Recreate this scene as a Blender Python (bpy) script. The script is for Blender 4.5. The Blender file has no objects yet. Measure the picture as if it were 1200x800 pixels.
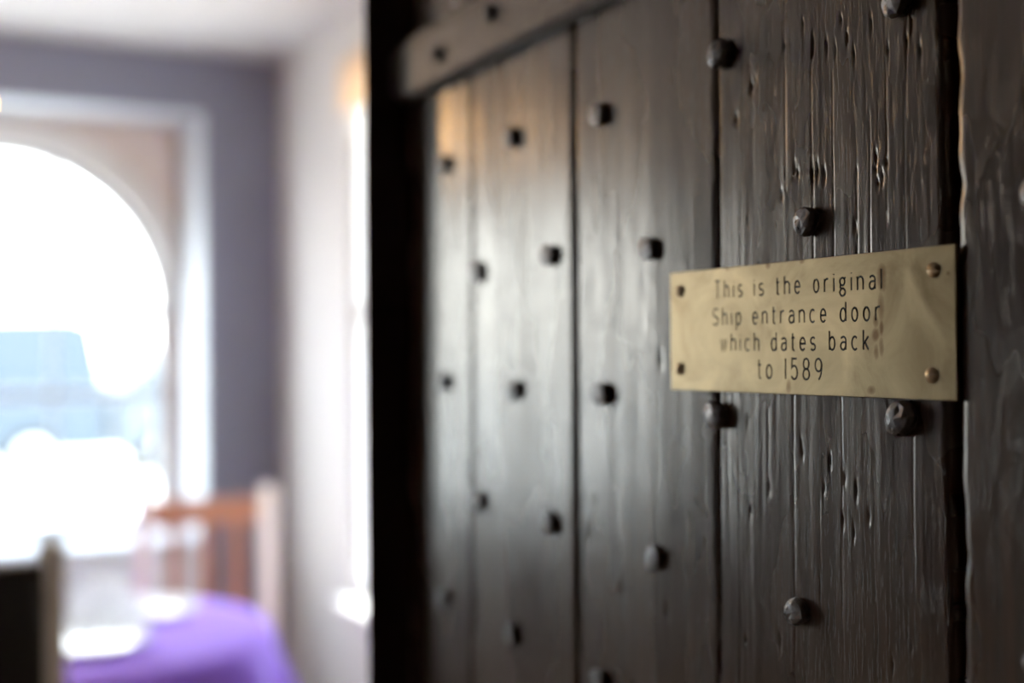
import bpy, bmesh, math, random
from mathutils import Vector, Matrix, noise

random.seed(7)
SC = bpy.context.scene
COL = SC.collection
R = math.radians

# ------------------------------------------------------------------ camera
F = 1450.0                      # focal length in pixels of the 1200x800 frame
YAW = R(27.8)                   # optical axis to the right of the door's run (+Y)
PITCH = math.atan(13.0 / F)
ROLL = 0.0075
EYE = Vector((0, 0, 1.5))
fwd0 = Vector((math.sin(YAW), math.cos(YAW), 0))
rgt0 = Vector((math.cos(YAW), -math.sin(YAW), 0))
fwd = (fwd0 * math.cos(PITCH) + Vector((0, 0, 1)) * math.sin(PITCH)).normalized()
up0 = rgt0.cross(fwd).normalized()
rgt = (rgt0 - up0 * ROLL).normalized()
up = rgt.cross(fwd).normalized()
cd = bpy.data.cameras.new('camera')
cam = bpy.data.objects.new('camera', cd)
COL.objects.link(cam)
cam.matrix_world = Matrix(((rgt.x, up.x, -fwd.x, EYE.x), (rgt.y, up.y, -fwd.y, EYE.y),
                           (rgt.z, up.z, -fwd.z, EYE.z), (0, 0, 0, 1)))
cd.sensor_width = 36.0
cd.lens = F * 36.0 / 1200.0
cd.clip_start = 0.02
cd.clip_end = 600
cd.dof.use_dof = True
cd.dof.focus_distance = 0.695
cd.dof.aperture_fstop = 2.3
SC.camera = cam

# ------------------------------------------------------------------ sky, sun, exposure
SC.view_settings.view_transform = 'Standard'
SC.view_settings.look = 'None'
SC.view_settings.gamma = 1.0
SC.view_settings.use_curve_mapping = False
SC.view_settings.exposure = 1.6
SC.cycles.use_denoising = True
SC.cycles.max_bounces = 10
SC.cycles.diffuse_bounces = 6
SC.cycles.transparent_max_bounces = 12
SC.cycles.sample_clamp_indirect = 8.0
SKY_STRENGTH = 4.8
SUN_STRENGTH = 5.0
w = bpy.data.worlds.new('sky')
SC.world = w
w.use_nodes = True
nt = w.node_tree
bg = nt.nodes['Background']
geo = nt.nodes.new('ShaderNodeTexCoord')
sep = nt.nodes.new('ShaderNodeSeparateXYZ')
nt.links.new(geo.outputs['Generated'], sep.inputs[0])
rmp = nt.nodes.new('ShaderNodeValToRGB')       # a hazy bright sky: whitish low, pale blue high
rmp.color_ramp.elements[0].position = 0.0
rmp.color_ramp.elements[0].color = (0.99, 0.975, 0.945, 1)
rmp.color_ramp.elements[1].position = 0.9
rmp.color_ramp.elements[1].color = (0.60, 0.76, 1.0, 1)
nt.links.new(sep.outputs['Z'], rmp.inputs['Fac'])
nt.links.new(rmp.outputs['Color'], bg.inputs['Color'])
bg.inputs['Strength'].default_value = SKY_STRENGTH
sl = bpy.data.lights.new('sun_offscreen', 'SUN')
sl.energy = SUN_STRENGTH
sl.angle = R(0.6)
sl.color = (1.0, 0.95, 0.86)
sun = bpy.data.objects.new('sun_offscreen', sl)
COL.objects.link(sun)
sun.location = (6, 6, 12)
sun.rotation_euler = Vector((-0.35, -0.10, -1.1)).to_track_quat('-Z', 'Y').to_euler()

# ------------------------------------------------------------------ positions from the photograph
def ray(px, py):
    return (rgt * (px - 600) + up * (400 - py) + fwd * F).normalized()

def on_x(px, py, X):            # the point of the plane x = X seen at a pixel
    d = ray(px, py)
    return EYE + d * ((X - EYE.x) / d.x)

def at(px, depth, z):           # ground position along a pixel column at a depth, and a height
    p = EYE + fwd0 * depth + rgt0 * ((px - 600) / F * depth)
    return Vector((p.x, p.y, z))

# ------------------------------------------------------------------ materials
def ramp(nt, fac, stops):
    n = nt.nodes.new('ShaderNodeValToRGB')
    while len(n.color_ramp.elements) < len(stops):
        n.color_ramp.elements.new(0.5)
    for e, (p, c) in zip(n.color_ramp.elements, stops):
        e.position = p
        e.color = (*c, 1) if len(c) == 3 else c
    nt.links.new(fac, n.inputs['Fac'])
    return n.outputs['Color']

def nz(nt, vec, scale, detail=4, rough=0.55, dist=0.0):
    n = nt.nodes.new('ShaderNodeTexNoise')
    n.inputs['Scale'].default_value = scale
    n.inputs['Detail'].default_value = detail
    n.inputs['Roughness'].default_value = rough
    n.inputs['Distortion'].default_value = dist
    if vec is not None:
        nt.links.new(vec, n.inputs['Vector'])
    return n.outputs['Fac']

def mapping(nt, scale, out='Object', loc=(0, 0, 0)):
    t = nt.nodes.new('ShaderNodeTexCoord')
    m = nt.nodes.new('ShaderNodeMapping')
    m.inputs['Scale'].default_value = scale
    m.inputs['Location'].default_value = loc
    nt.links.new(t.outputs[out], m.inputs['Vector'])
    return m.outputs['Vector']

def math_n(nt, op, a, b=None):
    n = nt.nodes.new('ShaderNodeMath')
    n.operation = op
    for i, v in enumerate((a, b)):
        if v is None:
            continue
        if isinstance(v, (int, float)):
            n.inputs[i].default_value = v
        else:
            nt.links.new(v, n.inputs[i])
    return n.outputs[0]

def bump(nt, h, strength, dist=0.001, normal=None):
    b = nt.nodes.new('ShaderNodeBump')
    b.inputs['Strength'].default_value = strength
    b.inputs['Distance'].default_value = dist
    nt.links.new(h, b.inputs['Height'])
    if normal is not None:
        nt.links.new(normal, b.inputs['Normal'])
    return b.outputs['Normal']

def base(name):
    m = bpy.data.materials.new(name)
    m.use_nodes = True
    return m, m.node_tree, m.node_tree.nodes['Principled BSDF']

def plain(name, col, rough=0.6, metal=0.0, var=0.12, scale=6.0, bstr=0.0, bscale=60.0, spec=0.5):
    m, nt, p = base(name)
    v = mapping(nt, (1, 1, 1))
    f = nz(nt, v, scale)
    lo = tuple(c * (1 - var) for c in col)
    hi = tuple(min(1, c * (1 + var)) for c in col)
    nt.links.new(ramp(nt, f, [(0.3, lo), (0.7, hi)]), p.inputs['Base Color'])
    p.inputs['Roughness'].default_value = rough
    p.inputs['Metallic'].default_value = metal
    p.inputs['Specular IOR Level'].default_value = spec
    if bstr:
        nt.links.new(bump(nt, nz(nt, v, bscale), bstr), p.inputs['Normal'])
    return m

def oak(name, dark, light, grain=1.0, rough=0.38, off=0.0, spec=0.5, coat=0.0):
    """dark polished old oak, grain running along Z"""
    m, nt, p = base(name)
    v1 = mapping(nt, (1, 150, 4), loc=(off, off, off))
    v2 = mapping(nt, (1, 620, 42), loc=(off * 2, 0, 0))
    v3 = mapping(nt, (1, 14, 4), loc=(0, off, 0))
    g1 = nz(nt, v1, 1.0, 5, 0.6, 0.15)
    g2 = nz(nt, v2, 1.0, 3, 0.6)
    g3 = nz(nt, v3, 1.0, 4, 0.5)
    mixed = math_n(nt, 'ADD', math_n(nt, 'MULTIPLY', g1, 0.55), math_n(nt, 'MULTIPLY', g3, 0.45))
    pores = ramp(nt, g2, [(0.36, (0, 0, 0)), (0.43, (1, 1, 1))])
    pm = nt.nodes.new('ShaderNodeMix')
    pm.data_type = 'RGBA'
    pm.blend_type = 'MULTIPLY'
    pm.inputs[0].default_value = 0.8 * min(grain, 1.0)
    nt.links.new(ramp(nt, mixed, [(0.35, dark), (0.68, light)]), pm.inputs[6])
    nt.links.new(pores, pm.inputs[7])
    nt.links.new(pm.outputs[2], p.inputs['Base Color'])
    p.inputs['Coat Weight'].default_value = coat
    p.inputs['Coat Roughness'].default_value = 0.24
    h = math_n(nt, 'ADD', math_n(nt, 'MULTIPLY', pores, 0.55 * grain), math_n(nt, 'MULTIPLY', g1, 0.35))
    nt.links.new(bump(nt, h, 0.7, 0.0006 * grain), p.inputs['Normal'])
    r = ramp(nt, g3, [(0.3, (rough - 0.07,) * 3), (0.7, (rough + 0.09,) * 3)])
    nt.links.new(r, p.inputs['Roughness'])
    p.inputs['Specular IOR Level'].default_value = spec
    p.inputs['Specular Tint'].default_value = (1.0, 0.87, 0.73, 1)
    return m

def brass_mat():
    m, nt, p = base('aged_brass')
    v = mapping(nt, (1, 1, 1))
    blot = nz(nt, v, 22, 5, 0.6, 0.8)
    brushed = nz(nt, mapping(nt, (1, 25, 700)), 1.0, 3)
    fine = nz(nt, v, 900, 2)
    col = ramp(nt, blot, [(0.28, (0.22, 0.155, 0.08)), (0.5, (0.34, 0.26, 0.15)), (0.72, (0.46, 0.35, 0.20))])
    # tarnish: drip marks and little stains, fixed on the plate (object coordinates: -Y along the text, Z up)
    tc = nt.nodes.new('ShaderNodeTexCoord')
    sp = nt.nodes.new('ShaderNodeSeparateXYZ')
    nt.links.new(tc.outputs['Object'], sp.inputs[0])
    mask = None
    def blob(y, z, ry, rz):
        a = math_n(nt, 'DIVIDE', math_n(nt, 'SUBTRACT', sp.outputs['Y'], y), ry)
        b = math_n(nt, 'DIVIDE', math_n(nt, 'SUBTRACT', sp.outputs['Z'], z), rz)
        d = math_n(nt, 'ADD', math_n(nt, 'MULTIPLY', a, a), math_n(nt, 'MULTIPLY', b, b))
        d = math_n(nt, 'ADD', d, math_n(nt, 'MULTIPLY', math_n(nt, 'SUBTRACT', blot, 0.5), 2.2))
        return math_n(nt, 'SUBTRACT', 1.0, math_n(nt, 'MINIMUM', math_n(nt, 'MAXIMUM', d, 0.0), 1.0))
    for st in STAINS:
        b = blob(*st)
        mask = b if mask is None else math_n(nt, 'MAXIMUM', mask, b)
    mx = nt.nodes.new('ShaderNodeMix')
    mx.data_type = 'RGBA'
    nt.links.new(math_n(nt, 'MULTIPLY', mask, 0.75), mx.inputs[0])
    nt.links.new(col, mx.inputs[6])
    mx.inputs[7].default_value = (0.13, 0.07, 0.035, 1)
    nt.links.new(mx.outputs[2], p.inputs['Base Color'])
    p.inputs['Metallic'].default_value = 1.0
    nt.links.new(ramp(nt, math_n(nt, 'ADD', math_n(nt, 'MULTIPLY', brushed, 0.4), math_n(nt, 'MULTIPLY', blot, 0.6)),
                      [(0.3, (0.28,) * 3), (0.7, (0.44,) * 3)]), p.inputs['Roughness'])
    h = math_n(nt, 'ADD', brushed, math_n(nt, 'MULTIPLY', fine, 0.5))
    nt.links.new(bump(nt, h, 0.12, 0.0002), p.inputs['Normal'])
    return m

def iron_mat(name, col, rough):
    m, nt, p = base(name)
    v = mapping(nt, (1, 1, 1))
    f = nz(nt, v, 260, 5, 0.65)
    f2 = nz(nt, v, 70, 3)
    rust = ramp(nt, math_n(nt, 'ADD', math_n(nt, 'MULTIPLY', f, 0.5), math_n(nt, 'MULTIPLY', f2, 0.5)),
                [(0.40, col), (0.56, tuple(c * 1.9 for c in col)), (0.70, (0.20, 0.125, 0.085))])
    nt.links.new(rust, p.inputs['Base Color'])
    p.inputs['Metallic'].default_value = 0.7
    nt.links.new(ramp(nt, f2, [(0.3, (rough - 0.1,) * 3), (0.7, (rough + 0.15,) * 3)]), p.inputs['Roughness'])
    nt.links.new(bump(nt, f, 0.4, 0.0010), p.inputs['Normal'])
    return m

def glass_mat():
    m = bpy.data.materials.new('window_glass')
    m.use_nodes = True
    nt = m.node_tree
    nt.nodes.remove(nt.nodes['Principled BSDF'])
    t = nt.nodes.new('ShaderNodeBsdfTransparent')
    t.inputs[0].default_value = (0.96, 0.985, 0.98, 1)
    g = nt.nodes.new('ShaderNodeBsdfGlossy')
    g.inputs['Roughness'].default_value = 0.03
    lw = nt.nodes.new('ShaderNodeLayerWeight')       # reflectance of thin glass, the same from both faces
    lw.inputs['Blend'].default_value = 0.5
    fr = math_n(nt, 'ADD', math_n(nt, 'MULTIPLY', math_n(nt, 'POWER', lw.outputs['Facing'], 5.0), 0.9), 0.04)
    mx = nt.nodes.new('ShaderNodeMixShader')
    nt.links.new(fr, mx.inputs[0])
    nt.links.new(t.outputs[0], mx.inputs[1])
    nt.links.new(g.outputs[0], mx.inputs[2])
    nt.links.new(mx.outputs[0], nt.nodes['Material Output'].inputs[0])
    return m

def cloth_mat(name, col, trans=0.0, sheen=0.2, wscale=900):
    m, nt, p = base(name)
    v = mapping(nt, (1, 1, 1))
    f = nz(nt, v, 9)
    nt.links.new(ramp(nt, f, [(0.3, tuple(c * 0.88 for c in col)), (0.7, tuple(min(1, c * 1.1) for c in col))]), p.inputs['Base Color'])
    p.inputs['Roughness'].default_value = 0.85
    p.inputs['Sheen Weight'].default_value = sheen
    nt.links.new(bump(nt, nz(nt, v, wscale, 2), 0.2, 0.0005), p.inputs['Normal'])
    if trans:
        tr = nt.nodes.new('ShaderNodeBsdfTranslucent')
        tr.inputs[0].default_value = (*col, 1)
        mx = nt.nodes.new('ShaderNodeMixShader')
        mx.inputs[0].default_value = trans
        nt.links.new(p.outputs[0], mx.inputs[1])
        nt.links.new(tr.outputs[0], mx.inputs[2])
        nt.links.new(mx.outputs[0], nt.nodes['Material Output'].inputs[0])
    return m

def glow_mat(name, col, strength):
    m, nt, p = base(name)
    p.inputs['Base Color'].default_value = (*col, 1)
    p.inputs['Emission Color'].default_value = (*col, 1)
    p.inputs['Emission Strength'].default_value = strength
    p.inputs['Roughness'].default_value = 0.3
    return m

# ------------------------------------------------------------------ mesh helpers
def build(name, bm, mat, parent=None, smooth=False, loc=None):
    bmesh.ops.recalc_face_normals(bm, faces=bm.faces)
    me = bpy.data.meshes.new(name)
    bm.to_mesh(me)
    bm.free()
    if smooth:
        for f in me.polygons:
            f.use_smooth = True
    me.materials.append(mat)
    o = bpy.data.objects.new(name, me)
    COL.objects.link(o)
    o.parent = parent
    if loc is not None:
        o.location = loc
    return o

def empty(name, loc, rz=0.0):
    o = bpy.data.objects.new(name, None)
    o.empty_display_size = 0.1
    COL.objects.link(o)
    o.location = loc
    o.rotation_euler = (0, 0, rz)
    return o

def tag(o, label=None, cat=None, group=None, kind=None):
    for k, v in (('label', label), ('category', cat), ('group', group), ('kind', kind)):
        if v:
            o[k] = v
    return o

def copy_tree(o, parent=None):
    c = o.copy()
    COL.objects.link(c)
    c.parent = parent
    for ch in list(o.children):
        copy_tree(ch, c)
    return c

def box(bm, x0, x1, y0, y1, z0, z1, bev=0.0, mat=None):
    r = bmesh.ops.create_cube(bm, size=1)
    vs = r['verts']
    for v in vs:
        v.co = Vector((x0 + (v.co.x + .5) * (x1 - x0), y0 + (v.co.y + .5) * (y1 - y0), z0 + (v.co.z + .5) * (z1 - z0)))
    if bev:
        es = list({e for v in vs for e in v.link_edges})
        bmesh.ops.bevel(bm, geom=es, offset=bev, segments=2, affect='EDGES', profile=0.5)

def boxo(name, b, mat, parent=None, bev=0.0):
    bm = bmesh.new()
    box(bm, *b, bev=bev)
    return build(name, bm, mat, parent)

def tube(bm, pts, rad, seg=8, cap=True):
    """round bar along a polyline; rad a number or one per point"""
    pts = [Vector(p) for p in pts]
    rs = rad if isinstance(rad, (list, tuple)) else [rad] * len(pts)
    rings = []
    for i, p in enumerate(pts):
        d = (pts[min(i + 1, len(pts) - 1)] - pts[max(i - 1, 0)]).normalized()
        a = d.orthogonal().normalized() if i == 0 else (pa - d * pa.dot(d)).normalized()
        pa = a
        b = d.cross(a)
        rings.append([bm.verts.new(p + (a * math.cos(2 * math.pi * k / seg) + b * math.sin(2 * math.pi * k / seg)) * rs[i]) for k in range(seg)])
    for r0, r1 in zip(rings, rings[1:]):
        for k in range(seg):
            bm.faces.new((r0[k], r0[(k + 1) % seg], r1[(k + 1) % seg], r1[k]))
    if cap:
        bm.faces.new(rings[0][::-1])
        bm.faces.new(rings[-1])

def lathe(bm, prof, seg=32, c=(0, 0, 0)):
    rings = []
    for r, z in prof:
        if r < 1e-6:
            rings.append([bm.verts.new((c[0], c[1], c[2] + z))])
        else:
            rings.append([bm.verts.new((c[0] + r * math.cos(2 * math.pi * k / seg), c[1] + r * math.sin(2 * math.pi * k / seg), c[2] + z)) for k in range(seg)])
    for a, b in zip(rings, rings[1:]):
        for k in range(seg):
            k2 = (k + 1) % seg
            if len(a) == 1:
                bm.faces.new((a[0], b[k], b[k2]))
            elif len(b) == 1:
                bm.faces.new((a[k], a[k2], b[0]))
            else:
                bm.faces.new((a[k], a[k2], b[k2], b[k]))

def quad(bm, *p):
    bm.faces.new([bm.verts.new(q) for q in p])

def prism(bm, poly, off):
    """closed polygon (3D points) extruded by vector off"""
    off = Vector(off)
    a = [bm.verts.new(p) for p in poly]
    b = [bm.verts.new(Vector(p) + off) for p in poly]
    bm.faces.new(a)
    bm.faces.new(b[::-1])
    for i in range(len(a)):
        j = (i + 1) % len(a)
        bm.faces.new((a[i], b[i], b[j], a[j]))

# ------------------------------------------------------------------ main dimensions
DX = 0.494                      # the door's face
DOOR_END = 1.165                # its hinge side
CEIL = 2.73
BACK = 5.05
RIGHT = 1.57
LEFT = -4.7
FRONT = -1.7

M = {}
M['blue'] = plain('blue_grey_paint', (0.225, 0.24, 0.315), 0.7, var=0.05, scale=2.5, bstr=0.1)
M['white'] = plain('warm_white_paint', (0.68, 0.655, 0.635), 0.7, var=0.03, scale=2.0, bstr=0.1)
M['ceiling'] = plain('ceiling_paint', (0.64, 0.615, 0.59), 0.8, var=0.03, scale=2.0)
M['reveal'] = plain('pale_reveal_paint', (0.72, 0.76, 0.80), 0.6, var=0.04)
M['stone'] = plain('beige_plaster', (0.66, 0.57, 0.52), 0.75, var=0.08, scale=7, bstr=0.2)
M['archgrey'] = plain('grey_moulding_paint', (0.64, 0.625, 0.60), 0.6, var=0.05)
M['frame'] = plain('grey_window_paint', (0.42, 0.45, 0.48), 0.5, var=0.05)
M['glass'] = glass_mat()
M['floor'] = oak('floor_boards', (0.22, 0.15, 0.10), (0.38, 0.27, 0.18), 0.5, 0.45)
M['panel'] = plain('dark_panelling', (0.035, 0.024, 0.02), 0.6, var=0.2)

# ------------------------------------------------------------------ the room
def struct(name, bm, mat, parent=None):
    return tag(build(name, bm, mat, parent), kind='structure')

bm = bmesh.new(); box(bm, LEFT - .1, RIGHT + .3, FRONT - .1, BACK + .35, -0.12, 0)
struct('floor', bm, M['floor'])
bm = bmesh.new(); box(bm, LEFT - .1, RIGHT + .3, FRONT - .1, BACK + .5, CEIL, CEIL + .15)
struct('ceiling', bm, M['ceiling'])
bm = bmesh.new(); box(bm, LEFT, RIGHT, FRONT - .15, FRONT, 0, CEIL)
struct('wall_front', bm, M['panel'])

# back wall, with three arched windows in rectangular recesses
WX = [0.493, -1.92]              # window centres
HW = 0.753                              # half-width of the recess at the wall face
HW2 = 0.71                              # and at the window
SOFF, SILL = 2.485, 0.76
DEP = 0.35
bm = bmesh.new()
xs = [LEFT]
for c in sorted(WX):
    xs += [c - HW, c + HW]
xs.append(RIGHT)
for i in range(0, len(xs), 2):
    box(bm, xs[i], xs[i + 1], BACK, BACK + DEP + .1, 0, CEIL)
for c in WX:
    box(bm, c - HW, c + HW, BACK, BACK + DEP + .1, 0, SILL - .04)
    box(bm, c - HW, c + HW, BACK, BACK + DEP + .1, SOFF, CEIL)
struct('wall_back', bm, M['blue'])

SPR, AR = 1.685, 0.67
def arch_window(n, cx):
    root = tag(empty('window_%d' % n, (cx, BACK, SILL)), kind='structure')
    Z = lambda z: z - SILL
    # lining of the recess, splayed towards the room
    bm = bmesh.new()
    for s in (-1, 1):
        prism(bm, [(s * (HW - .002), 0.002, 0), (s * HW2, DEP, 0), (s * (HW2 + .03), DEP, 0), (s * (HW - .001), .02, 0)], (0, 0, Z(SOFF)))
    box(bm, -HW, HW, 0.002, DEP, Z(SOFF) - .006, Z(SOFF))
    build('recess_lining', bm, M['reveal'], root)
    boxo('window_sill', (-HW + .004, HW - .004, -0.03, DEP, -.04, 0), M['reveal'], root, 0.006)
    boxo('apron_panel', (-HW, HW, -.012, 0, -SILL + .001, -.041), M['reveal'], root)
    # spandrel panel with the arched hole
    N = 36
    arc = [(AR * math.cos(math.pi * k / N), SPR + AR * math.sin(math.pi * k / N)) for k in range(N + 1)]
    bm = bmesh.new()
    inner = [(AR, SILL)] + arc + [(-AR, SILL)]
    T = Z(SOFF) - .006
    def outer(p):
        x, z = p
        if z <= SPR:
            return (math.copysign(HW2, x), z - SILL)
        a = math.atan2(z - SPR, x)
        k = min(HW2 / max(abs(math.cos(a)), 1e-6), (T + SILL - SPR) / max(math.sin(a), 1e-6))
        return (k * math.cos(a), SPR + k * math.sin(a) - SILL)
    ring = []
    for p in inner:
        o_ = outer(p)
        ring.append([bm.verts.new(q) for q in ((p[0], DEP - .08, Z(p[1])), (o_[0], DEP - .08, o_[1]), (o_[0], DEP + .02, o_[1]), (p[0], DEP + .02, Z(p[1])))])
    cor = None
    for a, b in zip(ring, ring[1:]):
        for k in range(4):
            bm.faces.new((a[k], a[(k + 1) % 4], b[(k + 1) % 4], b[k]))
    for s in (-1, 1):          # the two top corners
        pts = [r_ for r_ in ring if r_[1].co.x * s > 0]
        e1 = [v for v in ring if abs(abs(v[1].co.x) - HW2) < 1e-4 and v[1].co.x * s > 0]
        e2 = [v for v in ring if abs(v[1].co.z - T) < 1e-4 and v[1].co.x * s > 0]
        a_ = max(e1, key=lambda v: v[1].co.z)[1].co
        b_ = max(e2, key=lambda v: v[1].co.x * s)[1].co
        prism(bm, [a_.copy(), Vector((s * HW2, DEP - .08, T)), b_.copy()], (0, .1, 0))
    build('spandrel', bm, M['stone'], root)
    # raised arch ring
    bm = bmesh.new()
    prev = None
    for k in range(N + 1):
        a = math.pi * k / N
        c, s = math.cos(a), math.sin(a)
        ro = min(.775, (HW2 - .001) / max(abs(c), 1e-6), (T - .002 + SILL - SPR) / max(s, 1e-6))
        sec = [bm.verts.new((r_ * c, y, SPR + r_ * s - SILL)) for r_, y in ((AR - .002, DEP - .05), (AR - .002, DEP - .11), (ro, DEP - .11), (ro, DEP - .05))]
        if prev:
            for q in range(4):
                bm.faces.new((prev[q], prev[(q + 1) % 4], sec[(q + 1) % 4], sec[q]))
        else:
            bm.faces.new(sec)
        prev = sec
    bm.faces.new(prev[::-1])
    build('arch_moulding', bm, M['archgrey'], root)
    # frame: outer arched rim, transom at the springing, meeting rail, muntins
    fr = AR - .001
    bm = bmesh.new()
    out = [(fr, 0)] + [(fr * math.cos(math.pi * k / N), Z(SPR) + fr * math.sin(math.pi * k / N)) for k in range(N + 1)] + [(-fr, 0)]
    ri = fr - .035
    inn = [(ri, .0)] + [(ri * math.cos(math.pi * k / N), Z(SPR) + ri * math.sin(math.pi * k / N)) for k in range(N + 1)] + [(-ri, .0)]
    prev = None
    for o_, i_ in zip(out, inn):
        sec = [bm.verts.new(q) for q in ((o_[0], DEP - .03, o_[1]), (i_[0], DEP - .03, i_[1]), (i_[0], DEP + .015, i_[1]), (o_[0], DEP + .015, o_[1]))]
        if prev:
            for q in range(4):
                bm.faces.new((prev[q], prev[(q + 1) % 4], sec[(q + 1) % 4], sec[q]))
        prev = sec
    frm = build('window_frame', bm, M['frame'], root)
    boxo('bottom_rail', (-ri, ri, DEP - .03, DEP + .012, 0.001, .05), M['frame'], root)
    boxo('transom', (-ri, ri, DEP - .03, DEP + .012, Z(SPR) - .02, Z(SPR) + .02), M['frame'], root)
    boxo('meeting_rail', (-ri, ri, DEP - .03, DEP + .012, Z(1.34) - .018, Z(1.34) + .018), M['frame'], root)
    for x in (-.21, .21):
        zt = Z(SPR) + math.sqrt(ri * ri - x * x)
        boxo('muntin', (x - .009, x + .009, DEP - .02, DEP + .005, .05, zt), M['frame'], root)
    # glass: the lower panes and the fan of the arch
    cols = [(-ri, -.219), (-.201, .201), (.219, ri)]
    rows = [(.05, Z(1.34) - .018), (Z(1.34) + .018, Z(SPR) - .02)]
    for x0, x1 in cols:
        for z0, z1 in rows:
            boxo('pane', (x0, x1, DEP - .006, DEP - .002, z0, z1), M['glass'], root)
        bm = bmesh.new()
        K = 10
        xsn = [x0 + (x1 - x0) * k / K for k in range(K + 1)]
        poly = [(x0, DEP - .004, Z(SPR) + .02), (x1, DEP - .004, Z(SPR) + .02)]
        poly += [(x, DEP - .004, Z(SPR) + max(.021, math.sqrt(max(ri * ri - x * x, 0)))) for x in reversed(xsn)]
        prism(bm, poly, (0, .003, 0))
        build('pane', bm, M['glass'], root)
    return root
for i, c in enumerate(WX):
    arch_window(i + 1, c)

# right wall with a tall window close to the back corner; the left wall is closed
TH = .21
def side_wall(name, win, X, sg, y0, y1, z0, z1, mat):
    """sg: +1 when outside lies at +X"""
    def bx(bm, xa, xb, *r):
        box(bm, min(sg * xa, sg * xb), max(sg * xa, sg * xb), *r)
    bm = bmesh.new()
    for r in ((y1, BACK, 0, CEIL), (FRONT, y0, 0, CEIL), (y0, y1, 0, z0 - .03), (y0, y1, z1, CEIL)):
        bx(bm, sg * X, sg * X + TH, *r)
    struct(name, bm, mat)
    root = tag(empty(win, (X, y1, z0)), kind='structure')
    L_, H_ = y1 - y0, z1 - z0
    def part(nm, mt, *r):
        bm = bmesh.new(); bx(bm, *r)
        build(nm, bm, mt, root)
    part('window_sill', M['white'], -.09, .024, -L_ + .003, -.003, -.03, 0)
    bm = bmesh.new()
    for ya, yb in ((-.03, -.001), (-L_ + .001, -L_ + .05), (-L_ / 2 - .025, -L_ / 2 + .025)):
        bx(bm, .025, .057, ya, yb, 0, H_ - .001)
    build('window_frame', bm, M['white'], root)
    for z in (.0, H_ * .52, H_ - .051):
        part('rail', M['white'], .027, .055, -L_ + .05, -.03, z, z + .05)
    for ya, yb in ((-L_ / 2 + .025, -.03), (-L_ + .05, -L_ / 2 - .025)):
        part('pane', M['glass'], .039, .043, ya, yb, .05, H_ * .52)
        part('pane', M['glass'], .039, .043, ya, yb, H_ * .52 + .05, H_ - .051)
    return L_
RY1, RZ1 = 4.22, 2.53
L_ = side_wall('wall_right', 'window_3', RIGHT, 1, 3.40, RY1, .63, RZ1, M['white'])
bm = bmesh.new(); box(bm, LEFT - .15, LEFT, FRONT, BACK, 0, CEIL)
struct('wall_left', bm, M['blue'])

# stub of partition that carries the door frame
bm = bmesh.new(); box(bm, .56, RIGHT, DOOR_END + .012, DOOR_END + .15, 0, CEIL)
struct('wall_partition', bm, M['white'])
M['post'] = oak('blackened_oak', (0.010, 0.006, 0.005), (0.022, 0.012, 0.010), 0.8, 0.6, 3.0)
bm = bmesh.new()
prism(bm, [(.454, DOOR_END + .012, 0), (.560, DOOR_END + .012, 0), (.560, DOOR_END + .16, 0), (.522, DOOR_END + .16, 0), (.462, DOOR_END + .025, 0)], (0, 0, CEIL - .001))
struct('trim_1', bm, M['post'])

# ------------------------------------------------------------------ the old door
OAK_LO, OAK_HI = (0.019, 0.0085, 0.004), (0.068, 0.030, 0.0145)
M['oak_a'] = oak('old_oak_near', OAK_LO, OAK_HI, 1.2, 0.26, 0.0, 0.7, 0.4)
M['oak_b'] = oak('old_oak_mid', OAK_LO, OAK_HI, 0.8, 0.26, 1.7, 0.7, 0.4)
M['oak_c'] = oak('old_oak_far', OAK_LO, OAK_HI, 0.6, 0.26, 4.1, 0.7, 0.4)
M['oak_d'] = oak('old_oak_smooth', OAK_LO, OAK_HI, 0.6, 0.26, 6.3, 0.7, 0.4)
M['iron'] = iron_mat('black_iron', (0.10, 0.095, 0.095), 0.32)
M['strap'] = iron_mat('strap_iron', (0.085, 0.072, 0.062), 0.38)

DOOR_Z0, DOOR_Z1 = 0.012, 2.05
DOOR_NEAR = 0.16
door = empty('door_1', (DX, DOOR_END, 0))
tag(door, 'old dark studded oak door of wide upright planks, standing open', 'door', kind='structure')

def jy(px_top, px_bot):         # y of a joint between planks, per height
    a = on_x(px_top, 20, DX); b = on_x(px_bot, 780, DX)
    def f(z):
        t = (z - a.z) / (b.z - a.z)
        t = max(-.6, min(1.6, t))
        return a.y + (b.y - a.y) * t
    return f
J1 = jy(553, 553)
J2 = jy(672, 676)
J3 = jy(838.5, 843)
J4 = jy(1103, 1115)
J4b = jy(1118, 1127)
def wav(f, amp, freq, seed, amp2=0.0):
    return lambda z: f(z) + amp * noise.noise(Vector((seed, 0, z * freq))) + amp2 * noise.noise(Vector((seed + 9, 3, z * freq * 6)))

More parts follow.
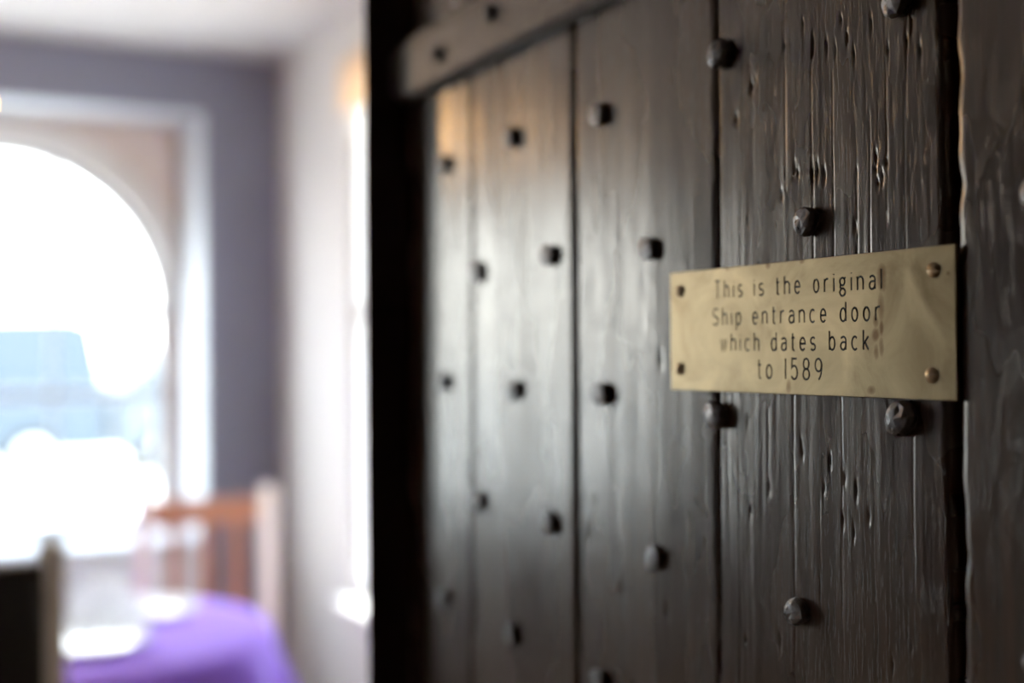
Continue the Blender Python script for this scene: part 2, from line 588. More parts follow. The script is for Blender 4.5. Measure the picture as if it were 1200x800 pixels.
# gouges, cracks and dents in the near planks: (px, py, half-width m, half-height m, depth m)
G = []
def gouge(px, py, hw, hh, d):
    p = on_x(px, py, DX)
    G.append((p.y, p.z, hw * .5, hh * .7, d * .75))
rg = random.Random(11)
for px, py in ((951, 62), (952, 50), (968, 56), (978, 60), (992, 45), (1000, 66), (1040, 58), (1062, 50), (1078, 60), (1020, 30), (985, 25), (940, 30), (918, 55), (1068, 30)):
    gouge(px, py, .0016, rg.uniform(.004, .009), -.0017)
for px, py in ((930, 197), (934, 203), (951, 205), (957, 200), (965, 205), (1026, 185), (1025, 200), (1038, 190), (1033, 208), (915, 228), (1001, 265), (1028, 215)):
    gouge(px, py, .0018, rg.uniform(.003, .007), -.0018)
for px, py in ((986, 606), (989, 560), (965, 572), (1000, 624), (1018, 605), (938, 520), (940, 530), (987, 612), (1046, 780), (880, 598), (915, 752), (1003, 575), (972, 540), (902, 570), (876, 495), (875, 750), (1068, 760)):
    gouge(px, py, .0018, rg.uniform(.002, .007), -.0015)
for px, py, s in ((880, 102, 1), (884, 95, .7), (862, 140, .8), (877, 78, .4), (730, 692, 1.2), (690, 628, 1.2), (760, 607, .6), (775, 422, 1.0), (770, 600, .5), (782, 717, .8), (696, 797, .8), (622, 500, .8), (650, 780, .8), (840, 130, .5)):
    gouge(px, py, .0035 * s, .005 * s, -.0022)
CR = []                          # long hairline cracks: (px top, py top, py bottom, depth, half-width)
for px, y0, y1, d, hw in ((917, -120, 205, .0007, .0007), (930, 480, 790, .0008, .0008), (900, 500, 560, .0008, .0008), (1003, 215, 330, .0011, .0007), (985, 470, 800, .0006, .0006),
                      (1036, -60, 240, .0007, .0006), (960, 600, 720, .0006, .0006), (867, 560, 820, .0005, .0006), (1070, 470, 700, .0005, .0006), (950, 90, 300, .0007, .0005),
                      (975, 100, 310, .0007, .0005), (1018, 150, 300, .0006, .0005), (1060, 120, 290, .0005, .0005)):
    a = on_x(px, y0, DX); b = on_x(px, y1, DX)
    CR.append((a.y, a.z, b.z, d, hw, rg.uniform(0, 50)))

def spread(a, b, step):
    n = max(1, int(round((b - a) / step)))
    return [a + (b - a) * i / n for i in range(n)]

def plank(name, f0, f1, mat, cw, rh, seed, rough=1.0, lift=0.0, label=None, arris=.0032, aw=.006):
    """f0, f1: near and far edge as functions of height (y values)"""
    zs = spread(DOOR_Z0, 1.28, .03) + spread(1.28, 1.74, rh) + spread(1.74, DOOR_Z1, .02) + [DOOR_Z1]
    ncol = max(4, int((f1(1.5) - f0(1.5)) / cw))
    bm = bmesh.new()
    rows = []
    ymid = (f0(1.5) + f1(1.5)) / 2
    for z in zs:
        a, b = f0(z), f1(z)
        wdt = b - a
        row = []
        GZ_ = [q for q in G if abs(z - q[1]) < 2.2 * q[3]]
        CZ_ = [q for q in CR if q[2] - .01 < z < q[1] + .01]
        for k in range(ncol + 1):
            t = k / ncol
            y = a + wdt * t
            e = min(t, 1 - t) * wdt
            h = lift
            h += .0015 * noise.noise(Vector((seed, y * 9, z * 2.2)))           # hand-planed waviness
            h += .00022 * noise.noise(Vector((seed + 5, y * 60, z * 5))) * rough
            h += .00008 * noise.noise(Vector((seed + 8, y * 260, z * 14))) * rough
            if e < aw:                                                       # worn arris
                q = 1 - e / aw
                h -= arris * q * q
            for gy, gz, hw, hh, d in GZ_:
                dy = (y - gy) / hw
                dz = (z - gz) / hh
                if abs(dy) < 2.2 and abs(dz) < 2.2:
                    h += d * math.exp(-dy * dy - dz * dz)
            for cy, z1_, z0_, d, hw, sd in CZ_:
                if z0_ - .01 < z < z1_ + .01:
                    dy = (y - cy - .0010 * noise.noise(Vector((sd, 0, z * 14)))) / hw
                    if abs(dy) < 2.2:
                        brk = .5 + .5 * noise.noise(Vector((sd + 3, 0, z * 40)))
                        h -= d * .8 * brk * math.exp(-dy * dy)
            row.append(bm.verts.new((-h, y - DOOR_END, z)))
        # the sides go back into the joint
        row.insert(0, bm.verts.new((.026, a - DOOR_END, z)))
        row.append(bm.verts.new((.026, b - DOOR_END, z)))
        rows.append(row)
    for r0, r1 in zip(rows, rows[1:]):
        for k in range(len(r0)):
            k2 = (k + 1) % len(r0)
            bm.faces.new((r0[k], r0[k2], r1[k2], r1[k]))
    bm.faces.new(rows[0])
    bm.faces.new(rows[-1][::-1])
    o = build(name, bm, mat, door, smooth=True)
    o.data.set_sharp_from_angle(angle=R(50)) if hasattr(o.data, 'set_sharp_from_angle') else None
    if label:
        o['label'] = label
    return o

g = .0012
plank('plank', wav(lambda z: J1(z) + .0003, .0006, 6, 1), lambda z: DOOR_END - .001, M['oak_c'], .003, .008, 10, .6, arris=.0008, aw=.004)
plank('plank', wav(lambda z: J2(z) + .0020, .0008, 5, 2), wav(lambda z: J1(z) - .0003, .0006, 6, 1), M['oak_c'], .003, .008, 20, .7, arris=.0012, aw=.004)
plank('plank', wav(lambda z: J3(z) + g * .6, .0008, 6, 3), wav(lambda z: J2(z) - .0020, .0008, 5, 12), M['oak_b'], .0022, .005, 30, .8, arris=.0018, aw=.004)
plank('plank', wav(lambda z: J4(z) + .0005, .0016, 7, 4, .0006), wav(lambda z: J3(z) - g * .6, .0008, 6, 13), M['oak_a'], .0007, .0021, 40, 1.2, arris=.0022, aw=.004)
plank('plank', lambda z: DOOR_NEAR, wav(lambda z: J4b(z), .0024, 9, 5, .0028), M['oak_d'], .003, .006, 50, .6, lift=.0005, arris=.004, aw=.004, label='smoother plank past the wide ragged gap')
boxo('backing_board', (.027, .052, DOOR_NEAR - DOOR_END + .004, -.004, DOOR_Z0, DOOR_Z1), M['oak_d'], door)

# hand-forged nails
def nail_mesh(seed, flat=False):
    rr = random.Random(seed)
    bm = bmesh.new()
    n = 10
    rings = []
    ph = rr.uniform(0, 6)
    base_r = [1 + rr.uniform(-.09, .09) for _ in range(n)]
    prof = ((.0075, .004), (.0086, -.0010), (.0094, -.0050), (.0082, -.0078), (.0048, -.0088))
    if flat:
        prof = ((.0075, .004), (.0086, -.0010), (.0094, -.0046), (.0089, -.0062), (.0050, -.0066))
    jx = .00008 if flat else .0006
    for rad, x in prof:
        ring = []
        for k in range(n):
            a = ph + 2 * math.pi * k / n
            q = rad * base_r[k] * (1 + rr.uniform(-.05, .05))
            ring.append(bm.verts.new((x + rr.uniform(-jx, jx), q * math.cos(a) * .93, q * math.sin(a) * 1.03)))
        rings.append(ring)
    for a, b in zip(rings, rings[1:]):
        for k in range(n):
            bm.faces.new((a[k], a[(k + 1) % n], b[(k + 1) % n], b[k]))
    bm.faces.new(rings[0][::-1])
    c = bm.verts.new(((-.0067 if flat else -.0090) + rr.uniform(-jx, jx), rr.uniform(-.001, .001), rr.uniform(-.001, .001)))
    for k in range(n):
        bm.faces.new((rings[-1][k], rings[-1][(k + 1) % n], c))
    bmesh.ops.recalc_face_normals(bm, faces=bm.faces)
    me = bpy.data.meshes.new('nail')
    bm.to_mesh(me); bm.free()
    me.materials.append(M['iron'])
    return me
nm = [nail_mesh(s) for s in (1, 2, 3)]
nf = [nail_mesh(s, True) for s in (4, 5, 6)]      # flatter on the far planks, shaped so their faces catch the window's reflection
NAILS = [(1047, 0), (839, 62), (696, 134), (593, 160), (515, 192), (940, 258), (755, 292), (637, 299), (555, 318),
         (835, 487), (1052, 490), (699, 462), (597, 457), (514, 447), (762, 655), (638, 612), (556, 588),
         (930, 717), (595, 742), (515, 700), (697, 798), (1215, 222), (1216, 776)]
def add_nail(p, i, sc=1.0):
    o = bpy.data.objects.new('nail', (nf if p.y > .70 else nm)[i % 3])
    COL.objects.link(o)
    o.parent = door
    o.location = (p.x - DX, p.y - DOOR_END, p.z)
    o.rotation_euler = (random.uniform(-3, 3), 0, 0)
    o.scale = (sc, sc, sc)
for i, (px, py) in enumerate(NAILS):
    p = on_x(px, py, DX - .006)
    add_nail(Vector((DX + .0005, p.y, p.z)), i, random.uniform(.95, 1.06))

# iron strap hinge, rising out of the picture
def strap_hinge():
    pa_, pb_ = on_x(470, 121, DX - .012), on_x(705, 0, DX - .012)
    def zlow(y):
        return pa_.z + (pb_.z - pa_.z) * (y - pa_.y) / (pb_.y - pa_.y)
    hgt = .062
    y_end = .30
    bm = bmesh.new()
    N = 60
    prev = None
    for k in range(N + 1):
        t = k / N
        y = (DOOR_END + .004) + (y_end - DOOR_END) * t
        jig = .0014 * noise.noise(Vector((3, y * 40, 0)))
        j2 = .0014 * noise.noise(Vector((8, y * 40, 0)))
        rnd = 0.010 * max(0, 1 - t * N / 2.5) ** 2
        zb, zt = zlow(y) + jig + rnd, zlow(y) + hgt - .012 * t + j2 - rnd
        thk = .015 - .005 * t
        bev = .0045
        sec = [bm.verts.new((-x, y - DOOR_END, z)) for x, z in ((-.002, zb), (thk - bev, zb), (thk, zb + bev * 1.2), (thk, zt - bev), (thk - bev, zt), (-.002, zt))]
        if prev:
            for q in range(6):
                bm.faces.new((prev[q], prev[(q + 1) % 6], sec[(q + 1) % 6], sec[q]))
        else:
            bm.faces.new(sec)
        prev = sec
    bm.faces.new(prev[::-1])
    s = build('strap_hinge', bm, M['strap'], door)
    s['label'] = 'worn black iron strap hinge across the top'
    for i, y in enumerate((on_x(512, 65, DX - .016).y, on_x(573, 28, DX - .016).y, .80, .66, .52, .38)):
        o = bpy.data.objects.new('rivet', nm[i % 3])
        COL.objects.link(o)
        o.parent = s
        o.location = (-.014 + .005 * i / 8, y - DOOR_END, zlow(y) + .030 + (.006 if i % 2 else -.004))
        o.scale = (.8, .8, .8)
strap_hinge()

# ------------------------------------------------------------------ the brass plaque
cTL, cTR, cBR, cBL = [on_x(px, py, DX - .004) for px, py in ((785, 320), (1119.5, 285.5), (1119.5, 469.5), (785, 456.5))]
PY1 = (cTL.y + cBL.y) / 2       # its far edge
PY0 = (cTR.y + cBR.y) / 2       # its near edge
PZ1 = (cTL.z + cTR.z) / 2
PZ0 = (cBL.z + cBR.z) / 2
PT = .0022
PX = DX - .0035                 # front face
def plq(px, py):                # pixel -> local (y, z) on the plaque, origin at its far bottom corner
    p = on_x(px, py, PX)
    return p.y - PY1, p.z - PZ0
def stain(px, py, ry, rz):
    y, z = plq(px, py)
    return (y, z, ry, rz)
STAINS = [stain(1033, 326, .004, .0085), stain(1032, 358, .0028, .009), stain(1026, 376, .0025, .004), stain(1033, 384, .0016, .005),
          stain(1026, 392, .003, .004), stain(1033, 407, .0022, .006), stain(1027, 413, .0022, .005), stain(1021, 457, .0035, .003),
          stain(924, 453, .003, .006), stain(852, 313, .003, .003), stain(900, 310, .003, .003), stain(940, 306, .003, .002), stain(1111, 320, .0012, .0012)]
M['brass'] = brass_mat()
M['screw'] = plain('screw_brass', (0.37, 0.26, 0.15), 0.34, metal=1.0, var=0.25, scale=300)
M['ink'] = plain('engraving_paint', (0.017, 0.013, 0.010), 0.6, var=0.3, scale=200)
plaque = empty('brass_plaque', (PX, PY1, PZ0))
tag(plaque, 'engraved brass plaque with four screws, fixed to the studded oak door', 'plaque')

# single-stroke engraving letters: (width, [polylines]); height 1, x-height .66
def arc(cx, cy, rx, ry, a0, a1, n=None):
    n = n or max(6, int(abs(a1 - a0) / 18))
    return [(cx + rx * math.cos(R(a0 + (a1 - a0) * i / n)), cy + ry * math.sin(R(a0 + (a1 - a0) * i / n))) for i in range(n + 1)]
XH = .68
W = .42
def oval(cx, cy, rx, ry):
    return arc(cx, cy, rx, ry, 0, 360, 24)
hump = [(0, XH - .24)] + arc(W / 2, XH - .22, W / 2, .22, 170, 0) + [(W, 0)]
GL = {
    'T': (.50, [[(0, 1), (.50, 1)], [(.25, 1), (.25, 0)]]),
    'h': (W, [[(0, 0), (0, 1)], hump]),
    'i': (.0, [[(0, 0), (0, XH)], [(0, .87), (0, .92)]]),
    's': (.37, [arc(.185, XH * .74, .185, XH * .26, 35, 265) + arc(.185, XH * .25, .185, XH * .25, 85, -150)]),
    't': (.28, [[(.11, .93), (.11, .14)] + arc(.24, .13, .13, .13, 180, 285), [(0, XH), (.28, XH)]]),
    'e': (W, [[(0, XH * .52), (W, XH * .52)] + arc(W / 2, XH / 2, W / 2, XH / 2, 8, 318)]),
    'o': (W, [oval(W / 2, XH / 2, W / 2, XH / 2)]),
    'r': (.28, [[(0, 0), (0, XH)], [(0, XH - .26)] + arc(.22, XH - .22, .22, .22, 165, 68)]),
    'g': (W, [oval(.19, XH - .2, .19, .2), [(.33, XH - .06), (.44, XH + .02)], [(.08, XH - .37), (.02, .2), (.10, .13)] + [(.28, .11)] + arc(.21, -.08, .21, .185, 60, -240)]),
    'n': (W, [[(0, 0), (0, XH)], hump]),
    'a': (.40, [arc(.2, XH - .2, .2, .2, 150, 0) + [(.40, 0)], [(.40, .40)] + arc(.19, .20, .19, .20, 90, 270) + [(.30, .03), (.40, .16)]]),
    'l': (.0, [[(0, 0), (0, 1)]]),
    'S': (.48, [arc(.24, .745, .24, .255, 30, 262) + arc(.24, .25, .24, .25, 82, -155)]),
    'p': (W, [[(0, -.32), (0, XH)], oval(W / 2, XH / 2, W / 2, XH / 2)]),
    'c': (.40, [arc(.22, XH / 2, .22, XH / 2, 48, 312)]),
    'd': (W, [[(W, 0), (W, 1)], oval(W / 2, XH / 2, W / 2, XH / 2)]),
    'w': (.56, [[(0, XH), (.14, 0), (.28, XH), (.42, 0), (.56, XH)]]),
    'b': (W, [[(0, 0), (0, 1)], oval(W / 2, XH / 2, W / 2, XH / 2)]),
    'k': (.38, [[(0, 0), (0, 1)], [(.36, XH), (0, .27)], [(.12, .39), (.38, 0)]]),
    '1': (.0, [[(0, 0), (0, 1)]]),
    '5': (.46, [[(.43, 1), (.08, 1), (.04, .56)] + arc(.22, .33, .24, .33, 128, -150)]),
    '8': (.46, [oval(.23, .75, .20, .25), oval(.23, .255, .23, .255)]),
    '9': (.46, [oval(.23, .70, .23, .30), [(.46, .70)] + arc(.16, .62, .30, .62, 0, -78)]),
    ' ': (.22, []),
}
LINES = [('This is the original', (838, 349), (1033, 338), 21.5),
         ('Ship entrance door', (836, 381), (1031, 375), 21.5),
         ('which dates back', (845, 411), (1018, 409.5), 21.5),
         ('to 1589', (888, 443), (963, 445), 24.0)]
SW = .00125                      # stroke width

def ribbon_outline(pl):
    """outline of one stroke with round ends"""
    pts = [Vector((p[0], p[1])) for p in pl]
    cl = (pts[0] - pts[-1]).length < 1e-5
    L, Rr = [], []
    n = len(pts)
    for i, p in enumerate(pts):
        if cl:
            a, b = pts[(i - 1) % (n - 1)], pts[(i + 1) % (n - 1)]
            if i == n - 1:
                a, b = pts[n - 2], pts[1]
        else:
            a, b = pts[max(i - 1, 0)], pts[min(i + 1, n - 1)]
        d1 = (p - a).normalized() if (p - a).length else (b - p).normalized()
        d2 = (b - p).normalized() if (b - p).length else d1
        d = (d1 + d2)
        d = d.normalized() if d.length > 1e-4 else d1
        nrm = Vector((-d.y, d.x))
        k = 1 / max(.45, nrm.dot(Vector((-d1.y, d1.x))))
        L.append(p + nrm * SW / 2 * k)
        Rr.append(p - nrm * SW / 2 * k)
    return L, Rr, cl, pts

def text_strokes():
    out = []
    for text, (px0, py0), (px1, py1), hpx in LINES:
        y0, z0 = plq(px0, py0)
        y1, z1 = plq(px1, py1)
        _, zt = plq((px0 + px1) / 2, (py0 + py1) / 2 - hpx)
        hh = zt - (z0 + z1) / 2
        wid = sum(GL[c][0] for c in text)
        n = len(text) - 1
        tot = abs(y1 - y0)
        xs = .96
        gap = (tot - wid * hh * xs) / n
        line = []
        cur = 0.0
        for c in text:
            gw, st = GL[c]
            for s in st:
                line.append([(y0 - (cur + x * hh * xs), z0 + (z1 - z0) * cur / tot + z * hh) for x, z in s])
            cur += gw * hh * xs + gap
        out.append((text, line))
    return out
TXT = text_strokes()

def stroke_solid(bm, pl, x0, x1):
    L, Rr, cl, pts = ribbon_outline(pl)
    a = [(bm.verts.new((x0, l.x, l.y)), bm.verts.new((x0, r.x, r.y)), bm.verts.new((x1, r.x, r.y)), bm.verts.new((x1, l.x, l.y))) for l, r in zip(L, Rr)]
    n = len(a)
    for i in range(n - 1):
        j = i + 1
        if cl and j == n - 1:
            j = 0
        for k in range(4):
            k2 = (k + 1) % 4
            bm.faces.new((a[i][k], a[i][k2], a[j][k2], a[j][k]))
    if cl:
        for v in a[-1]:
            bm.verts.remove(v)
    else:
        bm.faces.new(a[0][::-1])
        bm.faces.new(a[-1])

# plate, with the strokes really cut into it
bm = bmesh.new()
box(bm, 0, PT, PY0 - PY1, 0, 0, PZ1 - PZ0, bev=.0004)
plate = build('plate', bm, M['brass'], plaque)
bmc = bmesh.new()
for _, line in TXT:
    for pl in line:
        stroke_solid(bmc, pl, -.0010, .00055)
bmesh.ops.recalc_face_normals(bmc, faces=bmc.faces)
mc = bpy.data.meshes.new('cut')
bmc.to_mesh(mc); bmc.free()
cut = bpy.data.objects.new('cut', mc)
COL.objects.link(cut)
cut.parent = plaque
md = plate.modifiers.new('cut', 'BOOLEAN')
md.operation = 'DIFFERENCE'
md.solver = 'EXACT'
md.use_self = True
md.object = cut
bpy.context.view_layer.update()
dg = bpy.context.evaluated_depsgraph_get()
nme = bpy.data.meshes.new_from_object(plate.evaluated_get(dg))
plate.modifiers.clear()
plate.data = nme
bpy.data.objects.remove(cut)
print('plate faces', len(nme.polygons))
for text, line in TXT:
    bm = bmesh.new()
    for pl in line:
        stroke_solid(bm, pl, .00030, .00054)
    o = build('engraved_line', bm, M['ink'], plaque)
    o['label'] = 'engraved dark lettering reading "%s"' % text

def screw_mesh():
    bm = bmesh.new()
    rad, hgt, gapw = .0043, .0024, .0010
    for s in (-1, 1):            # a round head split by its slot
        n = 12
        rings = []
        for q in range(6):
            u = q / 5
            rr_ = rad * math.cos(u * math.pi / 2)
            x = -hgt * math.sin(u * math.pi / 2)
            ring = []
            for k in range(n + 1):
                a = math.pi * k / n
                y, z = rr_ * math.cos(a), rr_ * math.sin(a)
                ring.append(bm.verts.new((x, y, s * max(z, gapw / 2 * 1.0))))
            rings.append(ring)
        for a, b in zip(rings, rings[1:]):
            for k in range(n):
                try:
                    bm.faces.new((a[k], a[k + 1], b[k + 1], b[k]))
                except ValueError:
                    pass
        for a, b in zip(rings, rings[1:]):       # wall of the slot
            bm.faces.new((a[0], b[0], b[-1], a[-1]))
    bmesh.ops.remove_doubles(bm, verts=bm.verts, dist=1e-6)
    c = [bm.verts.new((-.0009, rad * .98 * math.cos(2 * math.pi * k / 20), rad * .98 * math.sin(2 * math.pi * k / 20))) for k in range(20)]
    bm.faces.new(c)
    bmesh.ops.recalc_face_normals(bm, faces=bm.faces)
    me = bpy.data.meshes.new('screw')
    bm.to_mesh(me); bm.free()
    for f in me.polygons:
        f.use_smooth = True
    me.set_sharp_from_angle(angle=R(40))
    me.materials.append(M['screw'])
    return me
sm = screw_mesh()
for (px, py), rot in zip(((797, 341), (797, 432), (1094, 316.5), (1092, 440)), (70, 80, 12, -12)):
    y, z = plq(px, py)
    o = bpy.data.objects.new('screw', sm)
    COL.objects.link(o)
    o.parent = plaque
    o.location = (0.0001, y, z)
    o.rotation_euler = (R(rot), 0, 0)

# ------------------------------------------------------------------ furniture of the room behind
M['pine'] = oak('pale_wood', (0.82, 0.70, 0.57), (0.90, 0.80, 0.68), 0.3, 0.5, 2.0)
M['cherry'] = oak('orange_brown_wood', (0.40, 0.17, 0.085), (0.54, 0.26, 0.14), 0.3, 0.45, 5.0)
M['leather'] = plain('black_leather', (0.008, 0.007, 0.007), 0.5, var=0.2, scale=40, bstr=0.3, bscale=220)
M['purple'] = cloth_mat('purple_cloth', (0.45, 0.21, 0.99), 0.35, 0.3)
M['linen'] = cloth_mat('white_linen', (0.90, 0.90, 0.90), 0.7, 0.1)
M['china'] = plain('white_china', (0.82, 0.82, 0.82), 0.15, var=0.02)
M['metal'] = plain('dark_metal', (0.05, 0.05, 0.05), 0.4, metal=0.8)

def chair(loc, rz, label, pad=False, slats=3, wd=.46, ht=1.04):
    """origin on the floor under the seat; the back is at +Y"""
    root = tag(empty('dining_chair', loc, rz), label, 'chair')
    pw = .054
    yb = .20
    for s in (-1, 1):
        bm = bmesh.new()
        x = s * (wd / 2 - pw / 2)
        prism(bm, [(x - pw / 2, yb - .022, 0), (x - pw / 2, yb - .022, .45), (x - pw / 2, yb + .03, ht), (x - pw / 2, yb + .062, ht), (x - pw / 2, yb + .022, .45), (x - pw / 2, yb + .022, 0)], (pw, 0, 0))
        build('back_post', bm, M['pine'], root)
    for s in (-1, 1):
        x = s * (wd / 2 - .02)
        boxo('front_leg', (x - .02, x + .02, -.21, -.17, 0, .43), M['cherry'], root, .003)
    boxo('seat', (-wd / 2, wd / 2, -.225, yb - .023, .43, .465), M['cherry'], root, .008)
    for s in (-1, 1):
        boxo('side_rail', (s * (wd / 2 - .02) - .01, s * (wd / 2 - .02) + .01, -.17, yb - .022, .36, .429), M['cherry'], root)
    boxo('front_rail', (-wd / 2 + .04, wd / 2 - .04, -.2, -.18, .36, .429), M['cherry'], root)
    inner = wd / 2 - pw
    def yat(z):
        return yb + .046 * (z - .45) / (ht - .45)
    zt = ht - .04
    bm = bmesh.new()
    prism(bm, [(-inner, yat(zt - .075) - .010, zt - .085), (-inner, yat(zt) - .010, zt), (-inner, yat(zt) + .012, zt), (-inner, yat(zt - .075) + .012, zt - .085)], (2 * inner, 0, 0))
    build('top_rail', bm, M['cherry'], root)
    bm = bmesh.new()
    prism(bm, [(-inner, yat(.56) - .010, .55), (-inner, yat(.6) - .010, .60), (-inner, yat(.6) + .012, .60), (-inner, yat(.56) + .012, .55)], (2 * inner, 0, 0))
    build('lower_rail', bm, M['cherry'], root)
    if pad:
        bm = bmesh.new()
        box(bm, -inner - .016, inner + .016, .012, .058, 0, .45, bev=.018)
        for v in bm.verts:
            v.co = Vector((v.co.x, v.co.y + yat(.65 + v.co.z) - .006, .65 + v.co.z))
        o = build('back_pad', bm, M['leather'], root)
        o['label'] = 'black leather back pad'
    else:
        for i in range(slats):
            x = -inner + 2 * inner * (i + .75) / (slats + .5)
            bm = bmesh.new()
            prism(bm, [(x - .021, yat(.6) - .006, .60), (x - .021, yat(zt - .085) - .006, zt - .085), (x - .021, yat(zt - .085) + .006, zt - .085), (x - .021, yat(.6) + .006, .60)], (.042, 0, 0))
            build('slat', bm, M['cherry'], root)
    return root
c1 = at(240, 4.28, 0)
a1 = R(18)
chair(c1 - Vector((math.sin(a1), math.cos(a1), 0)) * .22, -a1, 'orange-brown slatted wooden chair with pale posts by the arched window', wd=.475)
# near chair, its padded back towards the door
a2 = R(8 + 180)
c2 = at(-70, 2.42, 0)
chair(c2 - Vector((math.sin(a2), math.cos(a2), 0)) * .22, -a2, 'pale wooden chair with a black leather back pad, drawn up to the purple table', pad=True, wd=.46, ht=1.135)

# round table and its cloth
TC = at(68, 3.35, 0)
TR = .55
root = tag(empty('round_table', TC), 'round pedestal table hidden under a purple cloth', 'table')
bm = bmesh.new(); lathe(bm, [(0, .715), (TR - .01, .715), (TR - .005, .722), (TR - .005, .738), (TR - .01, .745), (0, .745)], 48)
build('tabletop', bm, M['cherry'], root)
bm = bmesh.new(); lathe(bm, [(0, .03), (.05, .03), (.045, .2), (.06, .4), (.04, .55), (.09, .714), (0, .714)], 20)
build('pedestal', bm, M['cherry'], root, True)
bm = bmesh.new(); lathe(bm, [(0, 0), (.26, 0), (.26, .02), (.10, .05), (0, .05)], 28)
build('base', bm, M['cherry'], root)
bm = bmesh.new()
seg = 128
prof = [(0, 0), (.2, 0), (.4, 0), (TR - .02, 0), (TR + .002, -.004), (TR + .012, -.02)] + [(TR + .012 + .0, -.02 - .21 * k / 14) for k in range(1, 15)]
rings = []
for q, (r_, dz) in enumerate(prof):
    ring = []
    for k in range(seg):
        a = 2 * math.pi * k / seg
        dd = max(0, -dz - .02)
        fold = .5 + .5 * math.sin(a * 13 + 1.3 * math.sin(a * 3 + .6))
        rr_ = r_ + dd * (.10 + .34 * fold)
        z = .7475 + dz + (.012 * math.sin(a * 4 + 1) * dd / .21)
        if r_ < TR - .05:
            z += .0015 * (noise.noise(Vector((r_ * 9 * math.cos(a), r_ * 9 * math.sin(a), 0))) + 1)
        ring.append((TC.x * 0 + rr_ * math.cos(a), rr_ * math.sin(a), z))
    rings.append(ring)
vr = []
for q, ring in enumerate(rings):
    vr.append([bm.verts.new(p) for p in (ring if q else ring[:1])])
for q in range(len(vr) - 1):
    for k in range(seg):
        k2 = (k + 1) % seg
        if q == 0:
            bm.faces.new((vr[0][0], vr[1][k], vr[1][k2]))
        else:
            bm.faces.new((vr[q][k], vr[q + 1][k], vr[q + 1][k2], vr[q][k2]))
cl = build('tablecloth', bm, M['purple'], None, True, loc=TC)
tag(cl, 'bright purple tablecloth hanging in folds over the round table', 'tablecloth')
sd = cl.modifiers.new('thickness', 'SOLIDIFY'); sd.thickness = .0015; sd.offset = 1

def plate_at(px, depth, rad, label):
    p = at(px, depth, .7525)
    bm = bmesh.new()
    lathe(bm, [(0, 0), (rad * .6, 0), (rad, .018), (rad, .021), (rad * .62, .005), (0, .005)], 40)
    o = build('dinner_plate', bm, M['china'], None, True, loc=p)
    return tag(o, label, 'plate', 'white plates on the purple table')
plate_at(172, 3.60, .145, 'white china plate lying bare on the purple cloth near the slatted chair')
plate_at(105, 3.20, .15, 'white china plate under the folded white napkin')
# napkin folded into a standing fan
p = at(118, 3.22, .759)
bm = bmesh.new()
n = 22
front, backr = [], []
for k in range(n + 1):
    a = math.pi * (.06 + .88 * k / n)
    zig = .022 * (1 if k % 2 else -1)
    rad = .165
    front.append((bm.verts.new((.022 * math.cos(a), zig * .2, .004 + .02 * math.sin(a))), bm.verts.new((rad * .72 * math.cos(a), zig, .004 + rad * math.sin(a)))))
for a_, b_ in zip(front, front[1:]):
    bm.faces.new((a_[0], a_[1], b_[1], b_[0]))
nap = build('napkin', bm, M['linen'], None, False, loc=p)
nap.rotation_euler = (0, 0, -YAW + R(5))
nap.modifiers.new('thickness', 'SOLIDIFY').thickness = .002
tag(nap, 'white linen napkin folded into a standing fan on a plate', 'napkin')

# pendant lamps
M['amber'] = glow_mat('amber_glass', (1.0, 0.58, 0.24), 22.0)
M['cord'] = plain('lamp_cord', (0.03, 0.025, 0.02), 0.6)
def pendant(x, y, z, label, name='pendant_lamp'):
    root = tag(empty(name, (x, y, CEIL)), label, 'lamp', 'amber pendant lamps')
    d = z - CEIL
    bm = bmesh.new(); lathe(bm, [(0, -.001), (.045, -.001), (.04, -.025), (0, -.03)], 20)
    build('ceiling_rose', bm, M['metal'], root, True)
    bm = bmesh.new(); tube(bm, [(0, 0, -.028), (0, 0, d + .13)], .003, 6)
    build('cord', bm, M['cord'], root)
    bm = bmesh.new(); lathe(bm, [(0, d + .135), (.02, d + .13), (.026, d + .09), (.026, d + .075), (0, d + .075)], 18)
    build('lamp_holder', bm, M['metal'], root, True)
    bm = bmesh.new(); lathe(bm, [(.022, d + .078), (.036, d + .065), (.054, d + .03), (.060, d - .01), (.050, d - .045), (.03, d - .064), (0, d - .072)], 26)
    build('glass_shade', bm, M['amber'], root, True)
    return root
pa = at(-40, 3.30, 0)
pendant(pa.x, pa.y, 2.185, 'amber glass pendant lamp hanging over the purple table')
pendant(-.62, 3.65, 2.20, 'amber glass pendant lamp hanging left of the purple table', 'pendant_lamp_offscreen')

# roller blind at the right-hand window
M['blind'] = cloth_mat('amber_blind', (0.85, 0.68, 0.50), 0.35, 0.0)
root = tag(empty('roller_blind', (RIGHT - .024, RY1, RZ1 + .03)), 'amber fabric roller blind drawn up at the side window', 'blind')
bm = bmesh.new(); tube(bm, [(0, -.01, -.03), (0, -L_ + .01, -.03)], .022, 14)
build('roll', bm, M['blind'], root, True)
boxo('fabric', (-.023, -.021, -L_ + .03, -.03, -.21, -.03), M['blind'], root)
boxo('bottom_bar', (-.027, -.017, -L_ + .03, -.03, -.225, -.21), M['china'], root)

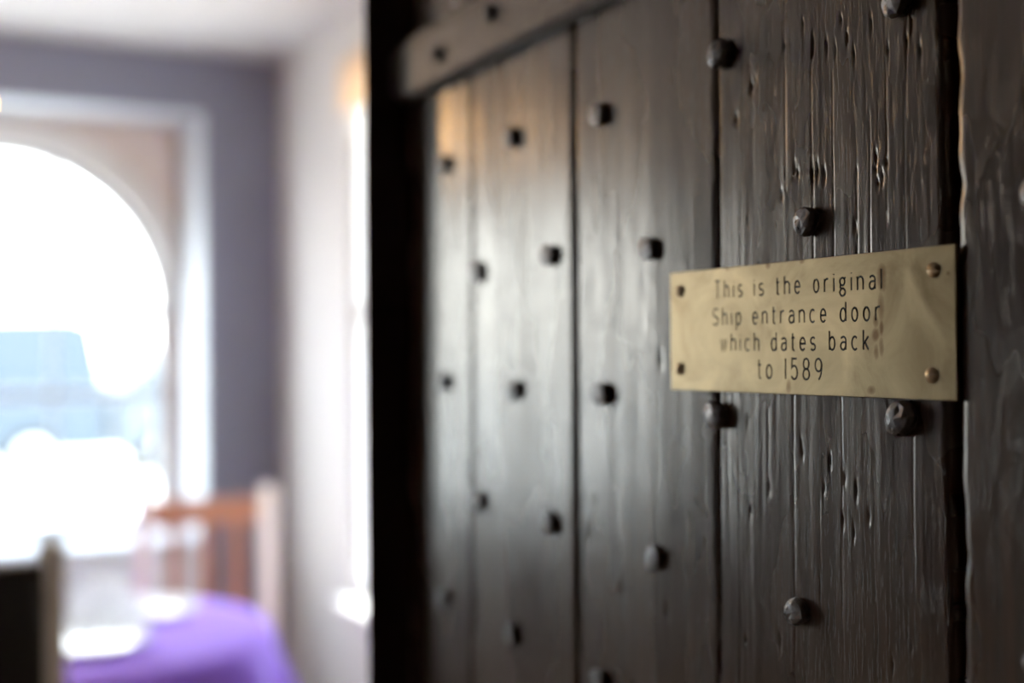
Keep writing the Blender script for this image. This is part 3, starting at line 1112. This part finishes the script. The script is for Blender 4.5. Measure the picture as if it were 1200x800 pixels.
# ------------------------------------------------------------------ the street outside
M['paving'] = plain('sunlit_paving', (0.55, 0.53, 0.49), 0.8, var=0.12, scale=0.8)
bm = bmesh.new(); box(bm, -150, 150, -60, 260, -.4, -.13)
struct('ground', bm, M['paving'])
M['carwhite'] = plain('silver_car_paint', (0.12, 0.135, 0.15), 0.4, var=0.02, spec=0.15)
M['carblue'] = plain('blue_car_paint', (0.065, 0.082, 0.10), 0.4, var=0.02, spec=0.15)
M['carglass'] = plain('car_glass', (0.04, 0.06, 0.08), 0.06, var=0.02, spec=0.3)
M['tyre'] = plain('tyre_rubber', (0.02, 0.02, 0.02), 0.8)
M['hub'] = plain('wheel_metal', (0.6, 0.6, 0.62), 0.25, metal=1.0)
M['belt'] = plain('grey_trim', (0.11, 0.12, 0.15), 0.5)
GZ = -.13
def vehicle(name, cat, label, loc, side, glass, body, wheels, wd=1.8, belt=None, zs=1.0):
    """side: outline (x, z); glass: list of outlines in the side; seen from -Y"""
    root = tag(empty(name, loc), label, cat)
    bm = bmesh.new()
    poly = [(x, -wd / 2, z) for x, z in side]
    prism(bm, poly, (0, wd, 0))
    es = [e for e in bm.edges if abs(e.verts[0].co.y - e.verts[1].co.y) < 1e-6]
    bmesh.ops.bevel(bm, geom=es, offset=.05, segments=3, affect='EDGES', profile=.5)
    build('body', bm, body, root, False)
    for gl in glass:
        for s in (-1, 1):
            bm = bmesh.new()
            prism(bm, [(x, s * (wd / 2 + .004), z) for x, z in gl], (0, -s * .01, 0))
            build('side_window', bm, M['carglass'], root)
    if belt:
        for s in (-1, 1):
            y = s * wd / 2
            boxo('side_moulding', (belt[0], belt[1], y - .012, y + .012, belt[2], belt[3]), M['belt'], root)
    root.scale = (1, 1, zs)
    for x in wheels:
        for s in (-1, 1):
            y0 = s * (wd / 2 - .2)
            bm = bmesh.new(); tube(bm, [(x, y0, .32), (x, s * (wd / 2 + .012), .32)], .32, 24)
            wl = build('wheel', bm, M['tyre'], root)
            bm = bmesh.new(); tube(bm, [(x, s * (wd / 2 + .011), .32), (x, s * (wd / 2 + .025), .32)], [.2, .17], 20)
            build('hubcap', bm, M['hub'], wl)
    return root
v1 = at(110, 17.0, GZ)
vehicle('parked_van', 'van', 'blue van parked across the street, outside the arched window', (v1.x - 2.4, v1.y, GZ),
        [(-2.4, .35), (-2.45, .95), (-1.75, 1.15), (-1.15, 1.95), (2.0, 2.0), (2.25, 1.9), (2.4, 1.15), (2.4, .35)],
        [[(-1.55, 1.2), (-1.05, 1.82), (-.35, 1.82), (-.35, 1.2)], [(-.25, 1.2), (-.25, 1.82), (.9, 1.82), (.9, 1.2)], [(1.0, 1.2), (1.0, 1.82), (2.05, 1.82), (2.22, 1.2)]],
        M['carblue'], (-1.6, 1.5), 1.9, (-2.3, 2.35, .98, 1.14), 1.07)
v2 = at(118, 17.4, GZ)
vehicle('parked_car', 'car', 'silver grey hatchback parked across the street beside the blue van', (v2.x + 2.0, v2.y + .1, GZ),
        [(-1.95, .3), (-2.0, .95), (-1.75, 1.12), (-1.35, 1.62), (.25, 1.66), (1.0, 1.08), (1.85, .92), (1.98, .6), (1.95, .3)],
        [[(-1.55, 1.12), (-1.22, 1.52), (-.35, 1.54), (-.35, 1.10)], [(-.27, 1.10), (-.27, 1.54), (.2, 1.55), (.78, 1.07)]],
        M['carwhite'], (-1.25, 1.25), 1.75, (-1.9, 1.85, .92, 1.02), 1.07)
